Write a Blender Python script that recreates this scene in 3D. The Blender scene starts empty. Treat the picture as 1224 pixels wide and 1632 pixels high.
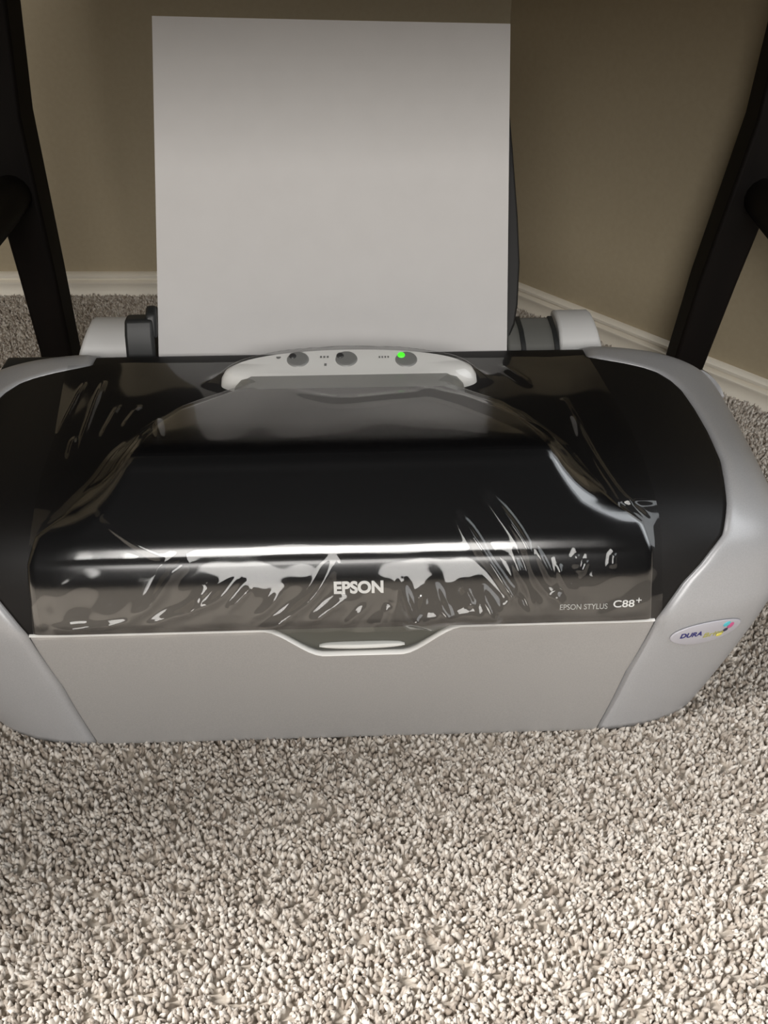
import bpy, bmesh, math, random
import numpy as np
from mathutils import Vector, Matrix
random.seed(7)
S = bpy.context.scene
COL = S.collection

# ------------------------------------------------------------------ camera, light, exposure
cam = bpy.data.cameras.new('camera'); cam.sensor_fit = 'AUTO'; cam.sensor_width = 36.0
cam.lens = 1450 * 36 / 1632; cam.clip_start = .01
co = bpy.data.objects.new('camera', cam); COL.objects.link(co)
co.location = (0, 0, .42); co.rotation_euler = (math.radians(90 - 37), 0, 0)
S.camera = co
S.view_settings.view_transform = 'Standard'; S.view_settings.look = 'None'
S.view_settings.exposure = 0.0; S.view_settings.gamma = 1.0; S.view_settings.use_curve_mapping = False

W = bpy.data.worlds.new('room_light'); S.world = W; W.use_nodes = True
W.node_tree.nodes['Background'].inputs[0].default_value = (1.0, .96, .90, 1)
W.node_tree.nodes['Background'].inputs[1].default_value = .015

def area(name, loc, target, sx, sy, power, colour):
    l = bpy.data.lights.new(name, 'AREA'); l.shape = 'RECTANGLE'; l.size = sx; l.size_y = sy
    l.energy = power; l.color = colour
    o = bpy.data.objects.new(name, l); COL.objects.link(o); o.location = loc
    o.rotation_euler = (Vector(target) - Vector(loc)).to_track_quat('-Z', 'Y').to_euler()
    return o
# daylight: a window behind the viewer, a small one on the right; the left light is added
area('added_left_light', (-1.55, -.190, 1.60), (.15, .303, 0), .20, .9, 96, (1.0, .985, .97))  # added light that draws the diagonal shadow across the carpet
area('far_window_daylight', (-.06, -2.0, 1.36), (0, .4, .2), 1.45, 1.25, 51, (1.0, .97, .93))
area('right_window_daylight', (.90, .06, .85), (.2, .40, .15), .5, .9, 4, (.93, .97, 1.0))

# ------------------------------------------------------------------ materials
def mat(name, base, rough=.5, metal=0., coat=0., spec=.5, coat_rough=.05):
    m = bpy.data.materials.new(name); m.use_nodes = True
    b = m.node_tree.nodes['Principled BSDF']
    b.inputs['Base Color'].default_value = (*base, 1); b.inputs['Roughness'].default_value = rough
    b.inputs['Metallic'].default_value = metal; b.inputs['Coat Weight'].default_value = coat
    b.inputs['Coat Roughness'].default_value = coat_rough; b.inputs['Specular IOR Level'].default_value = spec
    return m
def vary(m, scale, c1, c2, bump=0., dist=.001, stretch=None, detail=4):
    nt = m.node_tree; N = nt.nodes; L = nt.links; b = N['Principled BSDF']
    tc = N.new('ShaderNodeTexCoord'); src = tc.outputs['Object']
    if stretch:
        mp = N.new('ShaderNodeMapping'); mp.inputs['Scale'].default_value = stretch
        L.new(src, mp.inputs[0]); src = mp.outputs[0]
    n = N.new('ShaderNodeTexNoise'); n.inputs['Scale'].default_value = scale; n.inputs['Detail'].default_value = detail
    L.new(src, n.inputs['Vector'])
    r = N.new('ShaderNodeValToRGB'); r.color_ramp.elements[0].position = .3; r.color_ramp.elements[1].position = .7
    r.color_ramp.elements[0].color = (*c1, 1); r.color_ramp.elements[1].color = (*c2, 1)
    L.new(n.outputs[0], r.inputs[0]); L.new(r.outputs[0], b.inputs['Base Color'])
    if bump:
        bp = N.new('ShaderNodeBump'); bp.inputs['Strength'].default_value = bump; bp.inputs['Distance'].default_value = dist
        L.new(n.outputs[0], bp.inputs['Height']); L.new(bp.outputs[0], b.inputs['Normal'])
    return m
M = {}
M['wall'] = vary(mat('wall_paint', (.375, .315, .215), .75), 220, (.366, .307, .209), (.386, .325, .223), .12, .0006)
M['trim'] = mat('white_trim_paint', (.84, .79, .69), .4)
M['carpet_base'] = vary(mat('carpet_backing', (.3, .26, .21), .95), 400, (.40, .35, .29), (.56, .50, .43))
M['black'] = mat('gloss_black_plastic', (.005, .005, .0055), .2, 0, .8, .4, .14)
M['black'].node_tree.nodes['Principled BSDF'].inputs['Coat IOR'].default_value = 1.85; M['black'].node_tree.nodes['Principled BSDF'].inputs['Coat Weight'].default_value = 1.0

M['cheek'] = vary(mat('satin_black_plastic', (.005, .0045, .0045), .5, spec=.3), 900, (.0045, .004, .004), (.006, .0055, .0055))
M['silver'] = vary(mat('silver_plastic', (.44, .44, .45), .36, .2), 1500, (.40, .40, .41), (.45, .45, .46))
M['flap'] = vary(mat('silver_flap_plastic', (.42, .41, .40), .40, .30), 1500, (.40, .39, .385), (.45, .44, .43))
M['panel'] = mat('pale_silver_panel', (.90, .89, .86), .3)
M['shoulder'] = mat('pale_grey_hopper', (.60, .595, .585), .45)
M['surround'] = mat('grey_panel_surround', (.34, .34, .32), .4, .2)
M['recess'] = mat('olive_grey_recess', (.10, .10, .085), .5)
M['tab'] = mat('white_latch', (.75, .75, .72), .35)
M['dark'] = mat('dark_grey_plastic', (.018, .019, .019), .45)
M['support'] = mat('charcoal_support_plastic', (.014, .013, .012), .5, spec=.3)
M['guide'] = mat('mid_grey_plastic', (.13, .13, .12), .45)
M['button'] = mat('button_grey', (.30, .30, .29), .4, .2)
M['led_off'] = mat('unlit_indicator', (.05, .05, .05), .3)
M['led_on'] = mat('lit_green_indicator', (.1, .8, .05), .3)
e = M['led_on'].node_tree.nodes['Principled BSDF']; e.inputs['Emission Color'].default_value = (.06, 1, .02, 1); e.inputs['Emission Strength'].default_value = 1.0
M['white_ink'] = mat('white_lettering', (.82, .82, .80), .4)
M['grey_ink'] = mat('grey_lettering', (.50, .50, .48), .4)
M['icon_ink'] = mat('icon_print', (.25, .25, .24), .5)
M['sticker'] = mat('glossy_white_sticker', (.46, .45, .49), .25)
M['blue_ink'] = mat('navy_print', (.02, .02, .16), .4)
M['olive_ink'] = mat('yellow_green_print', (.42, .40, .12), .4)
M['cyan_ink'] = mat('cyan_print', (.10, .52, .60), .4)
M['magenta_ink'] = mat('magenta_print', (.60, .10, .26), .4)
M['black_ink'] = mat('black_print', (.03, .02, .05), .4)
M['yellow_ink'] = mat('yellow_print', (.70, .62, .12), .4)
M['paper'] = vary(mat('white_paper', (.575, .56, .55), .85), 60, (.585, .57, .56), (.60, .585, .575))
M['wood'] = vary(mat('dark_stained_wood', (.007, .0045, .0035), .6, spec=.15), 40, (.004, .003, .0025), (.008, .0055, .0045), .1, .0005, (1, 1, .08))

film = bpy.data.materials.new('clear_film'); film.use_nodes = True
nt = film.node_tree; nt.nodes.clear()
out = nt.nodes.new('ShaderNodeOutputMaterial'); mx = nt.nodes.new('ShaderNodeMixShader')
tr = nt.nodes.new('ShaderNodeBsdfTransparent'); tr.inputs[0].default_value = (.97, .97, .97, 1)
gl = nt.nodes.new('ShaderNodeBsdfGlossy'); gl.inputs['Roughness'].default_value = .075
fr = nt.nodes.new('ShaderNodeFresnel')
ge = nt.nodes.new('ShaderNodeNewGeometry'); mr = nt.nodes.new('ShaderNodeMapRange')     # same reflectance from either face
mr.inputs['To Min'].default_value = 1.5; mr.inputs['To Max'].default_value = 1 / 1.5
nt.links.new(ge.outputs['Backfacing'], mr.inputs['Value']); nt.links.new(mr.outputs[0], fr.inputs[0])
ma = nt.nodes.new('ShaderNodeMath'); ma.operation = 'MULTIPLY'; ma.inputs[1].default_value = 1.5; ma.use_clamp = True
nt.links.new(fr.outputs[0], ma.inputs[0]); nt.links.new(ma.outputs[0], mx.inputs[0])
nt.links.new(tr.outputs[0], mx.inputs[1]); nt.links.new(gl.outputs[0], mx.inputs[2]); nt.links.new(mx.outputs[0], out.inputs[0])
M['film'] = film

cp = mat('carpet_tuft', (.4, .35, .3), .95, spec=.1)
nt = cp.node_tree; oi = nt.nodes.new('ShaderNodeObjectInfo'); rp = nt.nodes.new('ShaderNodeValToRGB')
els = rp.color_ramp.elements
els[0].position = 0; els[0].color = (.27, .225, .185, 1); els[1].position = 1; els[1].color = (.68, .635, .58, 1)
for p, c_ in ((.22, (.40, .35, .30, 1)), (.5, (.50, .45, .395, 1)), (.8, (.60, .555, .50, 1))):
    x = els.new(p); x.color = c_
nt.links.new(oi.outputs['Random'], rp.inputs[0]); nt.links.new(rp.outputs[0], nt.nodes['Principled BSDF'].inputs['Base Color'])
M['tuft'] = cp

# ------------------------------------------------------------------ mesh helpers
def link(name, verts, faces, m, parent=None, smooth=True, doubles=0.):
    me = bpy.data.meshes.new(name); me.from_pydata([tuple(map(float, v)) for v in verts], [], faces)
    if doubles or True:
        bm = bmesh.new(); bm.from_mesh(me)
        if doubles: bmesh.ops.remove_doubles(bm, verts=bm.verts, dist=doubles)
        bmesh.ops.recalc_face_normals(bm, faces=bm.faces); bm.to_mesh(me); bm.free()
    if smooth:
        me.shade_smooth()
        me.set_sharp_from_angle(angle=math.radians(42))
    o = bpy.data.objects.new(name, me); COL.objects.link(o); me.materials.append(M[m])
    if parent: o.parent = parent
    return o
def empty(name, loc, rz=0):
    o = bpy.data.objects.new(name, None); COL.objects.link(o); o.location = loc; o.rotation_euler = (0, 0, rz)
    o.empty_display_size = .05
    return o
def tag(o, label=None, cat=None, group=None, kind=None):
    for k, v in (('label', label), ('category', cat), ('group', group), ('kind', kind)):
        if v: o[k] = v
    return o
def gridfaces(nu, nv, off=0, wrap=False):
    f = []
    for i in range(nu - 1):
        for j in range(nv - 1 + (1 if wrap else 0)):
            k = (j + 1) % nv
            f.append((off + i * nv + j, off + (i + 1) * nv + j, off + (i + 1) * nv + k, off + i * nv + k))
    return f
def solid(o, t, off=-1):
    md = o.modifiers.new('thickness', 'SOLIDIFY'); md.thickness = t; md.offset = off; md.use_even_offset = False
    return o
def bevel(o, w, n=3):
    md = o.modifiers.new('bevel', 'BEVEL'); md.width = w; md.segments = n; md.limit_method = 'ANGLE'; md.angle_limit = math.radians(35)
    return o
def prism(poly, vec):                       # closed polygon (3-D points) pushed along a vector
    n = len(poly); v = [Vector(p) for p in poly] + [Vector(p) + Vector(vec) for p in poly]
    f = [tuple(range(n)), tuple(range(2 * n - 1, n - 1, -1))] + [(i, (i + 1) % n, n + (i + 1) % n, n + i) for i in range(n)]
    return v, f
def loft(rings):                            # list of rings with equal point counts, capped
    n = len(rings[0]); v = [p for r in rings for p in r]; f = gridfaces(len(rings), n, 0, True)
    f += [tuple(range(n)), tuple((len(rings) - 1) * n + i for i in range(n - 1, -1, -1))]
    return v, f
def box(a, b):
    x0, y0, z0 = a; x1, y1, z1 = b
    return prism([(x0, y0, z0), (x1, y0, z0), (x1, y1, z0), (x0, y1, z0)], (0, 0, z1 - z0))
def sstep(a, b, x):
    t = np.clip((x - a) / (b - a), 0, 1); return t * t * (3 - 2 * t)

# ------------------------------------------------------------------ the setting
YB = .964; CX = .119; CY = .964
RD = Vector((.67, -.7424, 0)); RN = Vector((-.7424, -.67, 0))      # along the right wall, and its normal into the room
fl = link('floor', *box((-2.2, -2.4, -.05), (2.2, 2.0, 0)), 'carpet_base', smooth=False); tag(fl, kind='structure')
w = link('wall_back', *prism([(-.74, YB, 0), (CX, YB, 0), (CX + .05, YB + .12, 0), (-.74, YB + .12, 0)], (0, 0, 2.4)), 'wall', smooth=False); tag(w, kind='structure')
w = link('added_wall_left', *box((-.74, .08, 0), (-.62, YB, 2.4)), 'wall', smooth=False); tag(w, kind='structure')  # unseen wall, added to block the left light and shade the carpet
C0 = Vector((CX, CY, 0)); L1 = .62
w = link('wall_right', *prism([C0, C0 + RD * L1, C0 + RD * L1 - RN * .12, C0 - RN * .12 + Vector((.01, 0, 0))], (0, 0, 2.4)), 'wall', smooth=False); tag(w, kind='structure')
BP = [(0, 0), (.0105, 0), (.0105, .0035), (.0085, .006), (.0082, .0135), (.0098, .0155), (.0100, .0178), (.0045, .0196), (.0042, .0212), (.0085, .0226), (.0088, .0252), (.006, .0270), (0, .0270)]
BS = .0                                                    # carpet covers nothing of the moulding
rings = [[Vector((-.62, YB - d, z + BS)) for d, z in BP], [Vector((CX, YB, 0)) + Vector((-d * .40, -d, z + BS)) for d, z in BP]]
b = link('baseboard_back', *loft(rings), 'trim'); tag(b, kind='structure')
rings = [[C0 + Vector((-d * .40, -d, z + BS)) for d, z in BP], [C0 + RD * L1 + RN * d + Vector((0, 0, z + BS)) for d, z in BP]]
b = link('baseboard_right', *loft(rings), 'trim'); tag(b, kind='structure')

# carpet pile: tens of thousands of small tufts, geometry nodes
pl = [(-.61, .08, 0), (.55, .08, 0), (.55, .47, 0), (.12, .955, 0), (-.61, .955, 0)]
pile = link('carpet_pile', pl, [(0, 1, 2, 3, 4)], 'tuft', smooth=False); pile.location.z = .0005
tag(pile, 'cream and taupe cut pile carpet covering the floor', 'carpet', kind='stuff')
g = bpy.data.node_groups.new('carpet_tufts', 'GeometryNodeTree')
g.interface.new_socket('Geometry', in_out='INPUT', socket_type='NodeSocketGeometry'); g.interface.new_socket('Geometry', in_out='OUTPUT', socket_type='NodeSocketGeometry')
N = g.nodes; Lk = g.links
gi = N.new('NodeGroupInput'); go = N.new('NodeGroupOutput')
dp = N.new('GeometryNodeDistributePointsOnFaces'); dp.distribute_method = 'RANDOM'; dp.inputs['Density'].default_value = 250000
ic = N.new('GeometryNodeMeshIcoSphere'); ic.inputs['Radius'].default_value = 1.0; ic.inputs['Subdivisions'].default_value = 1
tf = N.new('GeometryNodeTransform'); tf.inputs['Scale'].default_value = (.00145, .00115, .0045)
sm = N.new('GeometryNodeSetMaterial'); sm.inputs['Material'].default_value = M['tuft']
ss = N.new('GeometryNodeSetShadeSmooth')
ip = N.new('GeometryNodeInstanceOnPoints')
rv = N.new('FunctionNodeRandomValue'); rv.data_type = 'FLOAT_VECTOR'; rv.inputs[0].default_value = (-.55, -.55, 0); rv.inputs[1].default_value = (.55, .55, 6.28)
rs = N.new('FunctionNodeRandomValue'); rs.data_type = 'FLOAT'; rs.inputs[2].default_value = .75; rs.inputs[3].default_value = 1.3
Lk.new(gi.outputs[0], dp.inputs['Mesh']); Lk.new(ic.outputs[0], tf.inputs['Geometry']); Lk.new(tf.outputs[0], ss.inputs[0]); Lk.new(ss.outputs[0], sm.inputs[0])
Lk.new(dp.outputs['Points'], ip.inputs['Points']); Lk.new(sm.outputs[0], ip.inputs['Instance'])
Lk.new(rv.outputs[0], ip.inputs['Rotation']); Lk.new(rs.outputs[1], ip.inputs['Scale']); Lk.new(ip.outputs[0], go.inputs[0])
md = pile.modifiers.new('tufts', 'NODES'); md.node_group = g

# ------------------------------------------------------------------ the printer
printer = empty('inkjet_printer', (-.02, .3385, .003), math.radians(2.1))
tag(printer, 'silver and black inkjet printer standing on the carpet, its lid still under clear film', 'printer')

UP = [(.0004, .087), (.0016, .094), (.0048, .105), (.0090, .117), (.0155, .1285), (.0262, .1385), (.042, .1456), (.068, .1515), (.105, .156), (.14, .1585), (.166, .1585), (.178, .154), (.185, .145)]
def dense(P, n=24):
    P = [np.array(p) for p in P]; P = [2 * P[0] - P[1]] + P + [2 * P[-1] - P[-2]]; o = []
    for i in range(1, len(P) - 2):
        a, b, c, d = P[i - 1:i + 3]
        for k in range(n):
            t = k / n; o.append(.5 * (2 * b + (c - a) * t + (2 * a - 5 * b + 4 * c - d) * t * t + (3 * b - a - 3 * c + d) * t ** 3))
    o.append(P[-2]); return np.array(o)
DC = np.vstack([np.array([[0, z] for z in np.linspace(0, .083, 30)]), dense(UP)])
QL = np.concatenate([[0], np.cumsum(np.linalg.norm(np.diff(DC, axis=0), axis=1))])
QF, QE = .088, QL[-1]
TN = np.gradient(DC, axis=0); TN /= np.linalg.norm(TN, axis=1)[:, None]
HW, X0, AO = .238, .135, .034
def body(X, q, d=0.):                       # side-to-side position and arc length up the front profile -> a point of the casing
    X = np.asarray(X, float); q = np.asarray(q, float)
    y = np.interp(q, QL, DC[:, 0]); z = np.interp(q, QL, DC[:, 1])
    ty = np.interp(q, QL, TN[:, 0]); tz = np.interp(q, QL, TN[:, 1]); l = np.hypot(ty, tz); ny, nz = -tz / l, ty / l
    e = np.clip((np.abs(X) - X0) / (HW - X0), 0, 1); a = AO * (1 - np.sqrt(np.maximum(0, 1 - e ** 2.6))) - d
    y = y - ny * a; z = z - nz * a
    T = 1 - .12 * np.maximum(0, 1 - z / .09) ** 1.3
    return np.stack(np.broadcast_arrays(X * T, y, z), -1)
XQ = [0, .048, .0863, .0883, .0976, .1077, .1176, .1338, .1527, .1846, .2086, .2290, .2468, .2562, .2640, .2677, .2714, .2754, .2784]
XB = [.163, .160, .163, .1635, .1685, .1745, .1830, .195, .1995, .2045, .2045, .203, .2005, .1965, .190, .183, .172, .158, .150]
def xb(q): return np.interp(q, XQ, XB)
AQ = [.086, .105, .126, .1400, .1511, .171, .1877, .2144, .2350, .2404]
AX = [.1595, .158, .157, .153, .140, .1257, .1187, .099, .0695, .036]
def xa(q): return np.interp(q, AQ, AX)
PCX, PCQ, PA, PB = .0047, .2524, .0745, .0145
QC = .0882                                   # bottom of the lid
DP = dense([(.0002, .0860), (.0008, .0900), (.0037, .0990), (.0072, .1095), (.0102, .1185), (.0120, .1240), (.0135, .1275), (.0163, .1310), (.0208, .1354), (.0280, .1424), (.0350, .1492), (.0415, .1555), (.0465, .1602), (.052, .1629), (.066, .1637), (.09, .1640), (.125, .1643), (.158, .1647)])
DQ = np.linspace(.0870, .2410, 150); DK = []
for q_ in DQ:                                # height of the dome above the casing curve, along the casing's normal
    p_ = np.array([np.interp(q_, QL, DC[:, 0]), np.interp(q_, QL, DC[:, 1])]); t_ = np.array([np.interp(q_, QL, TN[:, 0]), np.interp(q_, QL, TN[:, 1])]); t_ /= np.linalg.norm(t_)
    r_ = DP - p_; DK.append(max(.0004, np.interp(0, r_ @ t_, r_ @ np.array([-t_[1], t_[0]]))))
def dome_d(X, q):
    a = np.minimum(xa(q) - np.abs(X), .2404 - q)
    edge = np.sqrt(np.clip(a / .004, 0, 1) * (2 - np.clip(a / .004, 0, 1)))
    return edge * .0016 + np.interp(q, DQ, DK) * sstep(.0, 1.0, (xa(q) - np.abs(X)) / np.interp(q, [.152, .206], [.024, .014])) ** .8
def panel_d(X, q):
    r1 = np.hypot((X - PCX) / (PA + .001), (q - PCQ) / (PB + .001))
    r2 = np.hypot((X - PCX) / (PA - .008), (q - (PCQ - .0095)) / (PB + .0075))
    return np.maximum((.0108 + .30 * (q - PCQ)) * (1 - sstep(.85, 1.12, r1)), .0092 * (1 - sstep(.8, 1.1, r2)))
def under(X, q): return np.maximum(dome_d(X, q), panel_d(X, q))

def band(name, qs, xl, xr, nx, m, dfun=None, th=.0018, parent=None):   # strip of casing between two curves
    v = []
    for q in qs:
        X = np.linspace(xl(q), xr(q), nx); d = dfun(X, np.full_like(X, q)) if dfun else 0.
        v.append(body(X, np.full_like(X, q), d))
    o = link(name, np.vstack(v), gridfaces(len(qs), nx), m, parent or printer)
    # outward normals towards the front and up
    me = o.data; me.update(); f = me.polygons[len(me.polygons) // 2]
    if f.normal.z - f.normal.y < 0: me.flip_normals()
    if th: solid(o, th)
    return o
GAP = .0009
# front output flap, with the finger scoop in its top edge
def scoop(X): return 1 - sstep(.40, 1.0, np.abs((X - .009) / .052))
nx, nq = 160, 26
v = []
for t in np.linspace(0, 1, nq):
    row = []
    for k in range(nx):
        u = -1 + 2 * k / (nx - 1)
        X = u * .163; top = .0868 - .0185 * scoop(X); q = top * t
        row.append(body(u * (np.interp(q, XQ, XB) - GAP), q, .0006 * math.sin(math.pi * t)))
    v += row
flap = link('output_flap', v, gridfaces(nq, nx), 'flap', printer)
if flap.data.polygons[200].normal.y > 0: flap.data.flip_normals()
solid(flap, .0045); bevel(flap, .0009, 2)
rr_ = []
for u in np.linspace(-.995, .995, 90):       # painted highlight: pale strip for the light caught by the flap's top edge
    p = body(u * .1625, .0868 - .0185 * scoop(u * .163) - .0004, 0.)
    rr_.append([(p[0], p[1] + .0010 + .0020 * math.cos(a), p[2] + .0010 * math.sin(a)) for a in np.linspace(0, 2 * math.pi, 8, endpoint=False)])
rim = link('flap_edge_highlight', *loft(rr_), 'panel', flap); rim['label'] = 'painted highlight along the top edge'
# inside of the scoop and its pale latch
v = []
for z in np.linspace(.050, .0895, 6):
    for X in np.linspace(-.052, .070, 24): v.append((X, .0065 - .004 * (z - .05) / .04, z))
rc = link('scoop_recess', v, gridfaces(6, 24), 'recess', printer); solid(rc, .001)
v, f = [], []
for i in range(25):
    u = -1 + 2 * i / 24
    for j in range(8):
        a = 2 * math.pi * j / 8; h = .0019 * math.sqrt(max(0, 1 - u ** 4)) + .00005
        v.append((.0085 + .0225 * u, .0025 + .0025 * math.cos(a) * (1 - .5 * u * u), .0725 + h * math.sin(a)))
f = gridfaces(25, 8, 0, True); link('scoop_latch', v, f, 'tab', printer)

# black cover, from the flap up to the paper slot
cover = band('cover', list(np.linspace(QF - .0005, np.interp(.1665, DC[:, 0], QL), 160)), lambda q: -(xb(q) - GAP), lambda q: xb(q) - GAP, 200, 'cheek', lambda X, q: np.zeros_like(X), .002)
# the glossy lid: upright front, rounded brow, flat top
dq = list(np.concatenate([np.linspace(QC, .2364, 150), .2404 - .004 * np.linspace(.9, 0, 8) ** 1.5]))
v = []
for q in dq:
    w_ = float(xa(q)); u = np.concatenate([-1 + .04 * np.linspace(0, 1, 9) ** 1.5, np.linspace(-.95, .95, 130), 1 - .04 * np.linspace(1, 0, 9) ** 1.5])
    X = u * w_; v.append(body(X, np.full_like(X, q), dome_d(X, np.full_like(X, q))))
lid = link('lid', np.vstack(v), gridfaces(len(dq), len(u)), 'black', printer)
if lid.data.polygons[len(lid.data.polygons) // 2].normal.z < 0: lid.data.flip_normals()

# control panel: grey surround, pale oval plate, three buttons
def oval(name, cx, cq, a, b, d0, d1, m, parent, rim=.16, n=72, rings=10, tilt=0.):
    v = []; f = []
    for i in range(rings + 1):
        r = i / rings * 1.0 if i < rings - 3 else [1 - rim, 1 - rim * .45, 1 - rim * .12, 1.0][i - rings + 3]
        if i == 0: r = .02
        dd = d1 if r <= 1 - rim else d0 + (d1 - d0) * math.sqrt(max(0, 1 - ((r - 1 + rim) / rim) ** 2))
        t = np.linspace(0, 2 * math.pi, n, endpoint=False)
        v.append(body(cx + a * r * np.cos(t), cq + b * r * np.sin(t), dd + tilt * (cq + b * r * np.sin(t) - PCQ)))
    V = np.vstack(v); f = gridfaces(rings + 1, n, 0, True) + [tuple(range(n))]
    o = link(name, V, f, m, parent)
    me = o.data; p = me.polygons[0]
    if p.normal.z - p.normal.y < 0: me.flip_normals()
    return o
sur = oval('panel_surround', PCX, PCQ - .0095, PA - .008, PB + .0075, -.0005, .0092, 'surround', printer, .14)
pan = oval('control_panel', PCX, PCQ, PA, PB, -.0005, .0108, 'panel', printer, .10, tilt=.30)
for i, (X, q, lx, lq, lit) in enumerate([(-.0248, 0.2586, -.0278, 0.2604, 0), (.0032, 0.2584, -.0004, 0.2602, 0), (.0378, 0.2574, .0350, 0.2598, 1)]):
    bt = oval('button', X, q, .0066, .0057, .0100, .0116, 'button', printer, .2, 32, tilt=.30)
    led = oval('indicator_light', lx, lq, .0023, .0021, .0110, .0124, 'led_on' if lit else 'led_off', bt, .5, 16, 5, tilt=.30)
    led['label'] = 'lit green indicator' if lit else 'unlit dark indicator'

def on_body(pts, cx, cq, d, rot=0):
    c, s = math.cos(rot), math.sin(rot); p = np.array(pts, float)
    X, q = cx + p[:, 0] * c - p[:, 1] * s, cq + p[:, 0] * s + p[:, 1] * c
    return body(X, q, (under(X, q) + .0002 if d is None else d) + p[:, 2])
def print_text(name, text, cx, cq, width, height, m, parent, d, rot=0, bold=0., depth=.0002, shear=0.):
    cu = bpy.data.curves.new(name, 'FONT'); cu.body = text; cu.size = 1; cu.offset = bold; cu.extrude = .5; cu.shear = shear
    t = bpy.data.objects.new(name, cu); COL.objects.link(t); bpy.context.view_layer.update()
    me = bpy.data.meshes.new_from_object(t.evaluated_get(bpy.context.evaluated_depsgraph_get()))
    p = np.array([v.co[:] for v in me.vertices]); lo, hi = p.min(0), p.max(0)
    p = (p - (lo + hi) / 2) / (hi - lo) * np.array([width, height, depth])
    q = on_body(p, cx, cq, d, rot)
    for v, c in zip(me.vertices, q): v.co = c
    bpy.data.objects.remove(t); bpy.data.curves.remove(cu)
    me.materials.clear(); me.materials.append(M[m]); o = bpy.data.objects.new(name, me); COL.objects.link(o); o.parent = parent
    return o
# small pictograms printed beside the buttons
def icon(name, pieces, cx, cq):
    v, f = [], []
    for pc in pieces:
        k = len(v); v += [(a * 1.4, b * 1.4, 0) for a, b in pc]; f.append(tuple(range(k, len(v))))
    link(name, on_body(v, cx, cq, .0110 + .30 * (cq - PCQ)), f, 'icon_ink', pan, smooth=False)
R_ = lambda x0, y0, x1, y1: [(x0, y0), (x1, y0), (x1, y1), (x0, y1)]
drop = [(.0012 * math.sin(a) * (1 if a < 5 else 1), -.0012 * math.cos(a)) for a in np.linspace(0, 5.4, 12)]
icon('ink_icon', [[(.0010 * math.cos(a), .0013 * math.sin(a)) for a in np.linspace(0, 6.0, 10)]], -.0360, 0.2604)
icon('page_icon', [R_(-.0022, -.0012, -.0014, .0014), R_(-.0008, -.0012, 0, .0014), R_(.0006, -.0012, .0014, .0014)], -.0090, 0.2604)
icon('cancel_icon', [R_(-.0008, -.0015, .0002, .0015)], -.0085, 0.2549)
icon('power_icon', [R_(-.0024, -.0011, -.0018, .0013), R_(-.0012, -.0011, -.0006, .0013), R_(0, -.0011, .0006, .0013), R_(.0012, -.0011, .0018, .0013)], .0253, 0.2596)

# lettering
print_text('brand_lettering', 'EPSON', .0074, .1111, .0250, .0068, 'white_ink', printer, None, bold=.042)
print_text('model_lettering', 'EPSON STYLUS', .1225, .0972, .0245, .0030, 'grey_ink', printer, None)
print_text('model_number', 'C88', .1432, .0983, .0110, .0040, 'white_ink', printer, None, bold=.01)
print_text('model_number', '+', .1509, .0999, .0028, .0027, 'white_ink', printer, None)

# silver side wings, one each side
def wing(s):
    qs = list(np.concatenate([np.linspace(0, .0863, 24), np.linspace(.0893, .268, 66), np.linspace(.2709, QE, 18)]))
    K = 22; v = []
    for q in qs:
        a = float(xb(q)) if q < .2784 else .150
        u = np.linspace(0, 1, K); X = a + (HW - a) * (1 - (1 - u) ** 1.7); dd = .0014 * sstep(0, .06, u) - .0008
        v.append(body(s * X, np.full_like(X, q), dd))
    V = list(np.vstack(v)); f = gridfaces(len(qs), K)
    # side wall: from the outer edge straight down, drawn in towards the floor
    i0 = 23; ed = [V[i * K + K - 1] for i in range(i0, len(qs))]
    k0 = len(V); NS = 10
    for p in ed:
        for j in range(NS + 1):
            t = j / NS; z = p[2] * (1 - t); T = 1 - .12 * max(0, 1 - z / .09) ** 1.3
            inset = .0055 * float(sstep(ed[0][1] + .001, ed[0][1] + .010, p[1])) * float(sstep(0, .14, t)) * (1 - .5 * t)
            V.append((s * (HW * T - inset), p[1], z))
    f += gridfaces(len(ed), NS + 1, k0)
    o = link('side_wing', V, f, 'silver', printer, doubles=.00005)
    me = o.data; f_ = me.polygons[5]
    if f_.normal.y > 0: me.flip_normals()
    solid(o, .002, -1)
    return o
wl, wr = wing(-1), wing(1)
wr['label'] = 'right silver wing carrying the oval sticker'; wl['label'] = 'left silver wing, cut by the picture edge'

# oval sticker on the right wing
st = oval('sticker', .1948, .0738, .0207, .0079, .0010, .0016, 'sticker', wr, .06, 48, 6)
st['label'] = 'small oval white sticker'
print_text('sticker_lettering', 'DURA', .1860, .0742, .0125, .0034, 'blue_ink', wr, .0017, rot=0, bold=.03, depth=.0001)
print_text('sticker_lettering', 'Brite', .1998, .0722, .0120, .0034, 'olive_ink', wr, .0017, rot=0, bold=.02, depth=.0001)
for nm, X, q, a, b, m in (('ink_mark', .2050, .0776, .0021, .0019, 'cyan_ink'), ('ink_mark', .2082, .0757, .0019, .0021, 'magenta_ink'), ('ink_mark', .2062, .0731, .0014, .0012, 'black_ink'), ('ink_mark', .2036, .0704, .0020, .0012, 'yellow_ink')):
    oval(nm, X, q, a, b, .0016, .0019, m, wr, .3, 14, 4)

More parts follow.
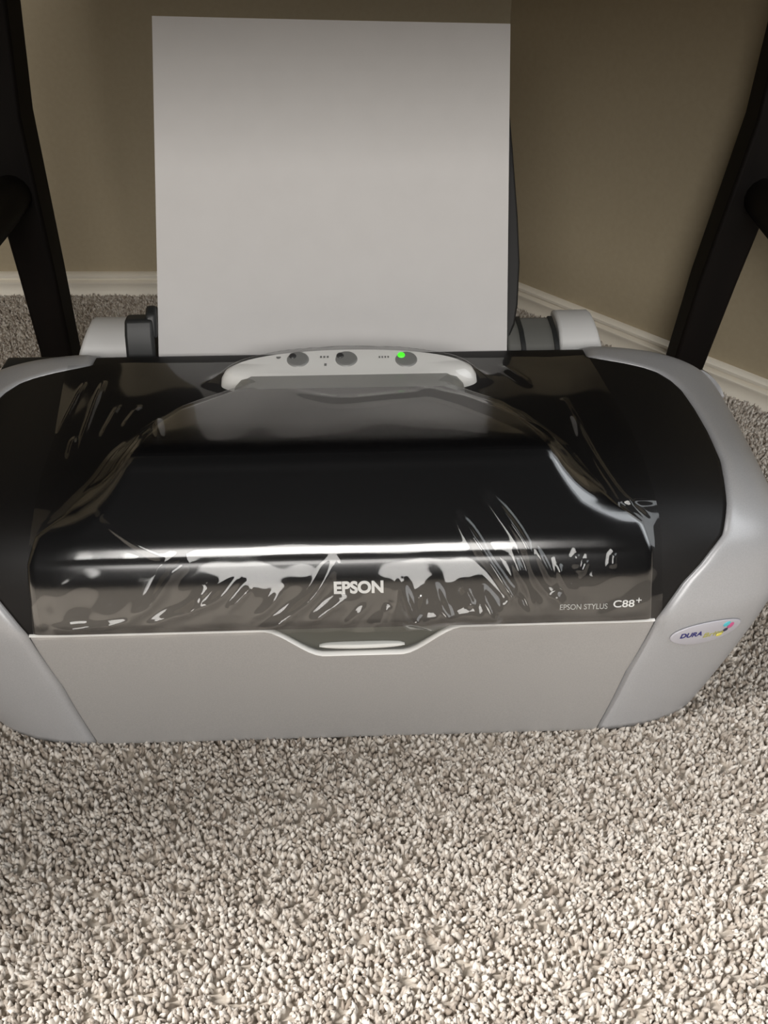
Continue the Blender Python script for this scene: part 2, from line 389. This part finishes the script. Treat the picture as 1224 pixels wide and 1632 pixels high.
# back of the casing, hopper shoulders, paper guides, paper support
def bar(name, prof, x0, x1, m, sh0=0, sh1=0, bw=.002):       # profile in (y,z) pushed from x0 to x1; ends may lean inwards with height
    zs = [p[1] for p in prof]; zm, zM = min(zs), max(zs)
    r = [[(x0 + sh0 * (z - zm) / (zM - zm), y, z) for y, z in prof], [(x1 + sh1 * (z - zm) / (zM - zm), y, z) for y, z in prof]]
    return bevel(link(name, *loft(r), m, printer), bw)
bar('rear_casing', [(.187, .0), (.187, .119), (.192, .127), (.202, .1315), (.222, .1315), (.232, .124), (.236, .10), (.236, 0)], -.226, .184, 'dark')
SH = [(.186, .105), (.186, .145), (.1885, .1525), (.194, .1580), (.203, .1610), (.215, .1615), (.225, .1585), (.228, .150), (.228, .105)]
bar('hopper_shoulder', SH, -.1840, -.1345, 'shoulder', .022, 0)
bar('hopper_shoulder', SH, .1400, .1800, 'shoulder', 0, -.016)
# left paper guide
prof = [(.172, .118), (.172, .150), (.176, .168), (.181, .176), (.190, .176), (.197, .166), (.200, .118)]
gl_ = bar('paper_guide', prof, -.1345, -.1150, 'dark', .002, .0); gl_['label'] = 'dark left paper guide'
v, f = prism([(-.1200, .177, .165), (-.1200, .183, .1785), (-.1200, .190, .1815), (-.1200, .196, .178), (-.1200, .200, .160)], (.0068, 0, 0)); bevel(link('guide_lever', v, f, 'dark', gl_), .002)
# right fixed guide: a grey block with two dark slots
prof = [(.172, .118), (.172, .150), (.177, .157), (.187, .162), (.203, .1635), (.210, .158), (.212, .118)]
gr = bar('paper_guide', prof, .1040, .1395, 'guide', 0, -.003); gr['label'] = 'grey right paper guide with dark slots'
for x in (.1165, .1375):
    v, f = loft([[(x - (z - .118) * .10 + dx, y - .0012, z + .0012) for y, z in prof[1:6]] + [(x - .004 + dx, .2, .12)] for dx in (0, .0028)])
    link('guide_slot', v, f, 'dark', gr)
# paper support behind the sheet
LE = math.radians(32.3)
sup = [(-.095, -.045), (.1067, -.045), (.1069, .012), (.1095, .018), (.1115, .030), (.1130, .056), (.1120, .084), (.1092, .125), (.1060, .165), (.1025, .183), (.094, .190), (-.080, .190), (-.090, .183), (-.095, .165)]
def lean(x, u, off): return (x, .1710 + u * math.sin(LE) + off * math.cos(LE), .1555 + u * math.cos(LE) - off * math.sin(LE))
v, f = prism([lean(x, u, .008) for x, u in sup], (0, .003 * math.cos(LE), -.003 * math.sin(LE)))
so = bevel(link('paper_support', v, f, 'support', printer), .0012, 2); so['label'] = 'dark upright paper support behind the sheet'

# ------------------------------------------------------------------ sheet of paper in the feed slot
pp = []
nx, ny = 12, 24
for j in range(ny):
    u = -.060 + (.2015 + .060) * j / (ny - 1)
    for i in range(nx):
        a = i / (nx - 1); x = -.1396 + .2157 * a
        uu = u - (.0045 * a if j else 0) * max(0, u) / .2
        bow = .0010 * math.sin(math.pi * a) * max(0, u) / .2
        y = .5092 + uu * math.sin(LE) - bow; z = .1585 + uu * math.cos(LE)
        pp.append((x, y, z))
ps = link('paper_sheet', pp, gridfaces(ny, nx), 'paper', smooth=False); solid(ps, .0003)
tag(ps, 'blank white letter sheet standing in the paper slot behind the lid', 'paper')

# ------------------------------------------------------------------ clear film over the lid
WR = [
    ([(0.0405, 0.2306), (0.067, 0.2165), (0.0945, 0.1929), (0.1155, 0.1762), (0.1325, 0.1569)], 2.6, 2.2),
    ([(0.058, 0.1448), (0.0675, 0.1307), (0.0795, 0.1135), (0.0965, 0.091)], 2, 2.4),
    ([(0.0725, 0.1542), (0.0845, 0.1401), (0.092, 0.1286), (0.0955, 0.115), (0.103, 0.1061)], 1.8, 2.2),
    ([(0.084, 0.1271), (0.0885, 0.1166), (0.094, 0.1067), (0.098, 0.0925)], 2, 2.4),
    ([(0.095, 0.1302), (0.1015, 0.1192), (0.1055, 0.1114)], 1.8, 2),
    ([(0.1065, 0.1223), (0.1105, 0.1129), (0.1155, 0.1061)], 1.8, 2),
    ([(0.1055, 0.1077), (0.1115, 0.0983)], 2.5, 2.4),
    ([(0.1165, 0.1265), (0.117, 0.1192)], 1.5, 1.2),
    ([(0.122, 0.1234), (0.119, 0.1161)], 1.5, 1.4),
    ([(0.1355, 0.1265), (0.135, 0.1187)], 1.5, 1.2),
    ([(0.029, 0.115), (0.0315, 0.103), (0.045, 0.0884)], 2.2, 3),
    ([(0.0445, 0.1145), (0.048, 0.104), (0.055, 0.0952)], 2.2, 2.4),
    ([(0.059, 0.1124), (0.064, 0.104)], 2, 2.2),
    ([(0.0675, 0.1124), (0.072, 0.1035), (0.077, 0.0931)], 2.4, 2.6),
    ([(-0.0055, 0.1234), (-0.0135, 0.1093), (-0.03, 0.0962), (-0.043, 0.0899)], 2.4, 3),
    ([(-0.001, 0.1056), (-0.0175, 0.0941)], 2, 2.2),
    ([(0.0115, 0.102), (0.0035, 0.0952), (-0.0015, 0.0899)], 2, 1.6),
    ([(0.0225, 0.103), (0.016, 0.0894)], 2, 1.6),
    ([(-0.031, 0.1114), (-0.0375, 0.103), (-0.046, 0.0962)], 2, 2),
    ([(-0.0525, 0.1182), (-0.064, 0.1072), (-0.075, 0.103), (-0.103, 0.0941)], 2.4, 2.6),
    ([(-0.08, 0.1239), (-0.088, 0.1176), (-0.095, 0.1067), (-0.1085, 0.0967)], 2.6, 2.6),
    ([(-0.0465, 0.1135), (-0.0565, 0.1035)], 1.8, 1.8),
    ([(-0.1085, 0.0967), (-0.126, 0.0946), (-0.145, 0.0941)], 1.5, 1.6),
    ([(-0.1195, 0.1469), (-0.112, 0.1417), (-0.1025, 0.1354), (-0.09, 0.1297)], 2, 2),
    ([(-0.0875, 0.1223), (-0.0765, 0.1265)], 2.5, 2),
    ([(-0.1375, 0.2546), (-0.138, 0.2206), (-0.1385, 0.1914)], 1.2, 1.2),
    ([(-0.124, 0.229), (-0.128, 0.2039)], 1.2, 1.3),
    ([(-0.1125, 0.2285), (-0.1175, 0.2118)], 1.2, 1.5),
    ([(-0.1, 0.2138), (-0.0925, 0.1835)], 1.4, 1.5),
    ([(-0.1425, 0.2018), (-0.1425, 0.1867)], 1.3, 1.4),
    ([(-0.1485, 0.2551), (-0.152, 0.2076)], 1, 0.9),
    ([(0.128, 0.2097), (0.1275, 0.1908), (0.133, 0.1657), (0.14, 0.1506)], 1.6, 1.8),
    ([(0.0955, 0.2646), (0.1075, 0.2452)], 2.2, 1.6),
    ([(0.126, 0.2269), (0.1315, 0.1835), (0.141, 0.1542), (0.155, 0.1406)], 1.5, 1.4),
    ([(0.14, 0.1506), (0.1595, 0.1511)], 1.2, 1),
    ([(-0.0255, 0.2269), (-0.001, 0.2159), (0.0335, 0.2227), (0.0545, 0.2264)], 2.5, 1),
    ([(0.0415, 0.1129), (0.038, 0.1009), (0.029, 0.0946)], 2, 1.6),
    ([(-0.068, 0.114), (-0.0785, 0.1009)], 2, 1.8),
    ([(0.086, 0.1103), (0.08, 0.1014)], 2, 1.8),
]
XE = [.0862, .119, .151, .205, .2645, .2784]; XW = [.1640, .1610, .1600, .157, .150, .148]
XWL = [.1560, .1555, .1540, .1540, .1620, .163]
NQ, NX = 300, 420
qs = np.linspace(.0880, .2756, NQ); G = np.zeros((NQ, NX, 2))
for i, q in enumerate(qs): G[i, :, 0] = np.linspace(-np.interp(q, XE, XWL), np.interp(q, XE, XW), NX); G[i, :, 1] = q
Xg, Qg = G[..., 0], G[..., 1]
D = under(Xg, Qg)
for _ in range(6):                                      # the film bridges the steps of the casing
    P = np.pad(D, 2, 'edge'); D = np.maximum(D, (P[:-4, 2:-2] + P[4:, 2:-2] + P[2:-2, :-4] + P[2:-2, 4:]) / 4)
D = D + .0022
for pts, hw, h in WR:
    p = np.array(pts); best = np.full(Xg.shape, 9.); tt = np.zeros(Xg.shape); n = len(p) - 1
    if n > 1:                                           # smooth the polyline
        t = np.linspace(0, n, n * 5 + 1); p = np.stack([np.interp(t, range(n + 1), p[:, k]) for k in (0, 1)], 1)
        for _ in range(4): p[1:-1] = (p[:-2] + 2 * p[1:-1] + p[2:]) / 4
        n = len(p) - 1
    for k in range(n):
        a, b = p[k], p[k + 1]; ab = b - a; t = np.clip(((Xg - a[0]) * ab[0] + (Qg - a[1]) * ab[1]) / (ab @ ab + 1e-12), 0, 1)
        d = np.hypot(Xg - a[0] - t * ab[0], Qg - a[1] - t * ab[1]); m_ = d < best; best[m_] = d[m_]; tt[m_] = ((k + t) / n)[m_]
    hw *= 1.2; h *= 1.0 if p[:, 1].mean() < .125 else 1.1
    D += h * .001 * np.exp(-(best / (hw * .001)) ** 2) * np.clip(4 * tt * (1 - tt) + .25, 0, 1)
# a loose pouch of film right of the lettering
D += .0095 * np.exp(-((Qg - .0985) / .0085) ** 2 * np.where(Qg > .0985, .55, 1.6)) * sstep(.022, .034, Xg) * (1 - sstep(.072, .090, Xg))
rng = np.random.RandomState(3)
for _ in range(14):                                     # loose, shallow ripples
    fx, fq, ph = rng.normal(0, 90), rng.normal(0, 60), rng.uniform(0, 6.28)
    D += .00009 * np.sin(fx * Xg + fq * Qg + ph)
D += .0022 * sstep(.128, .098, Qg) * (np.sin(95 * Xg + 160 * Qg) * np.sin(210 * Xg - 90 * Qg + 1) * .5 + .5)
fv = body(Xg, Qg, D).reshape(-1, 3)
fo = link('protective_film', fv, gridfaces(NQ, NX), 'film')
fo.location = (-.02, .3385, .003); fo.rotation_euler = (0, 0, math.radians(2.1))
fo.data.set_sharp_from_angle(angle=math.radians(180))
tag(fo, 'clear wrinkled plastic film stretched over the black printer lid', 'plastic film')

# ------------------------------------------------------------------ dark wooden chair standing over the printer
chair = empty('wooden_chair', (0, .55, 0))
tag(chair, 'dark-stained wooden chair with square legs and round stretchers, straddling the printer', 'chair')
def post(name, pts, parent):                # square tapered post through (x, y, z, width, depth)
    r = [[(x - w / 2, y - d / 2 - .55, z), (x + w / 2, y - d / 2 - .55, z), (x + w / 2, y + d / 2 - .55, z), (x - w / 2, y + d / 2 - .55, z)] for x, y, z, w, d in pts]
    return bevel(link(name, *loft(r), 'wood', parent), .003, 3)
def rod(name, a, b, rad, parent, m='wood', n=20):
    a, b = Vector(a), Vector(b); d = (b - a); L = d.length; rot = d.to_track_quat('Z', 'Y').to_matrix(); r = []
    for i in range(n):
        t = i / (n - 1); k = rad(t); r.append([a + d * t + rot @ Vector((k * math.cos(j * math.pi / 8), k * math.sin(j * math.pi / 8), 0)) - Vector((0, .55, 0)) for j in range(16)])
    return link(name, *loft(r), m, parent)
post('leg', [(-.2895, .738, 0, .026, .028), (-.2893, .738, .12, .031, .030), (-.2905, .738, .245, .036, .034), (-.2830, .742, .33, .037, .034), (-.275, .745, .41, .037, .034)], chair)
post('leg', [(.2630, .728, 0, .026, .026), (.2765, .728, .12, .032, .028), (.2945, .728, .245, .035, .030), (.2965, .728, .33, .036, .030), (.296, .728, .41, .036, .030)], chair)
for s in (-1, 1):
    post('leg', [(s * .300, .395, 0, .030, .030), (s * .300, .395, .402, .036, .036)], chair)
    rod('stretcher', (s * .294 + .002, .73, .189), (s * .300 + .002, .395, .189), lambda t: .0145 + .0055 * math.sin(math.pi * min(1, t * 1.25)), chair)
def rr(x0, x1, y0, y1, z, k, n=6):
    o = []
    for cx, cy, a0 in ((x1 - k, y1 - k, 0), (x0 + k, y1 - k, 90), (x0 + k, y0 + k, 180), (x1 - k, y0 + k, 270)):
        for i in range(n + 1):
            a = math.radians(a0 + 90 * i / n); o.append((cx + k * math.cos(a), cy + k * math.sin(a) - .55, z))
    return o
for s in (-1, 1):
    post('backrest_post', [(s * .235, .715, .424, .034, .030), (s * .228, .728, .64, .030, .026), (s * .222, .748, .86, .026, .022)], chair)
for z, h in ((.60, .045), (.72, .045), (.83, .06)):
    y = .715 + (z - .424) * .075
    bevel(link('backrest_slat', *box((-.225, y - .55 - .006, z - h / 2), (.225, y - .55 + .008, z + h / 2)), 'wood', chair), .003)
bevel(link('seat', *loft([rr(-.325, .325, .365, .755, .40, .11), rr(-.33, .33, .36, .76, .412, .115), rr(-.325, .325, .365, .755, .428, .11)]), 'wood', chair), .003)
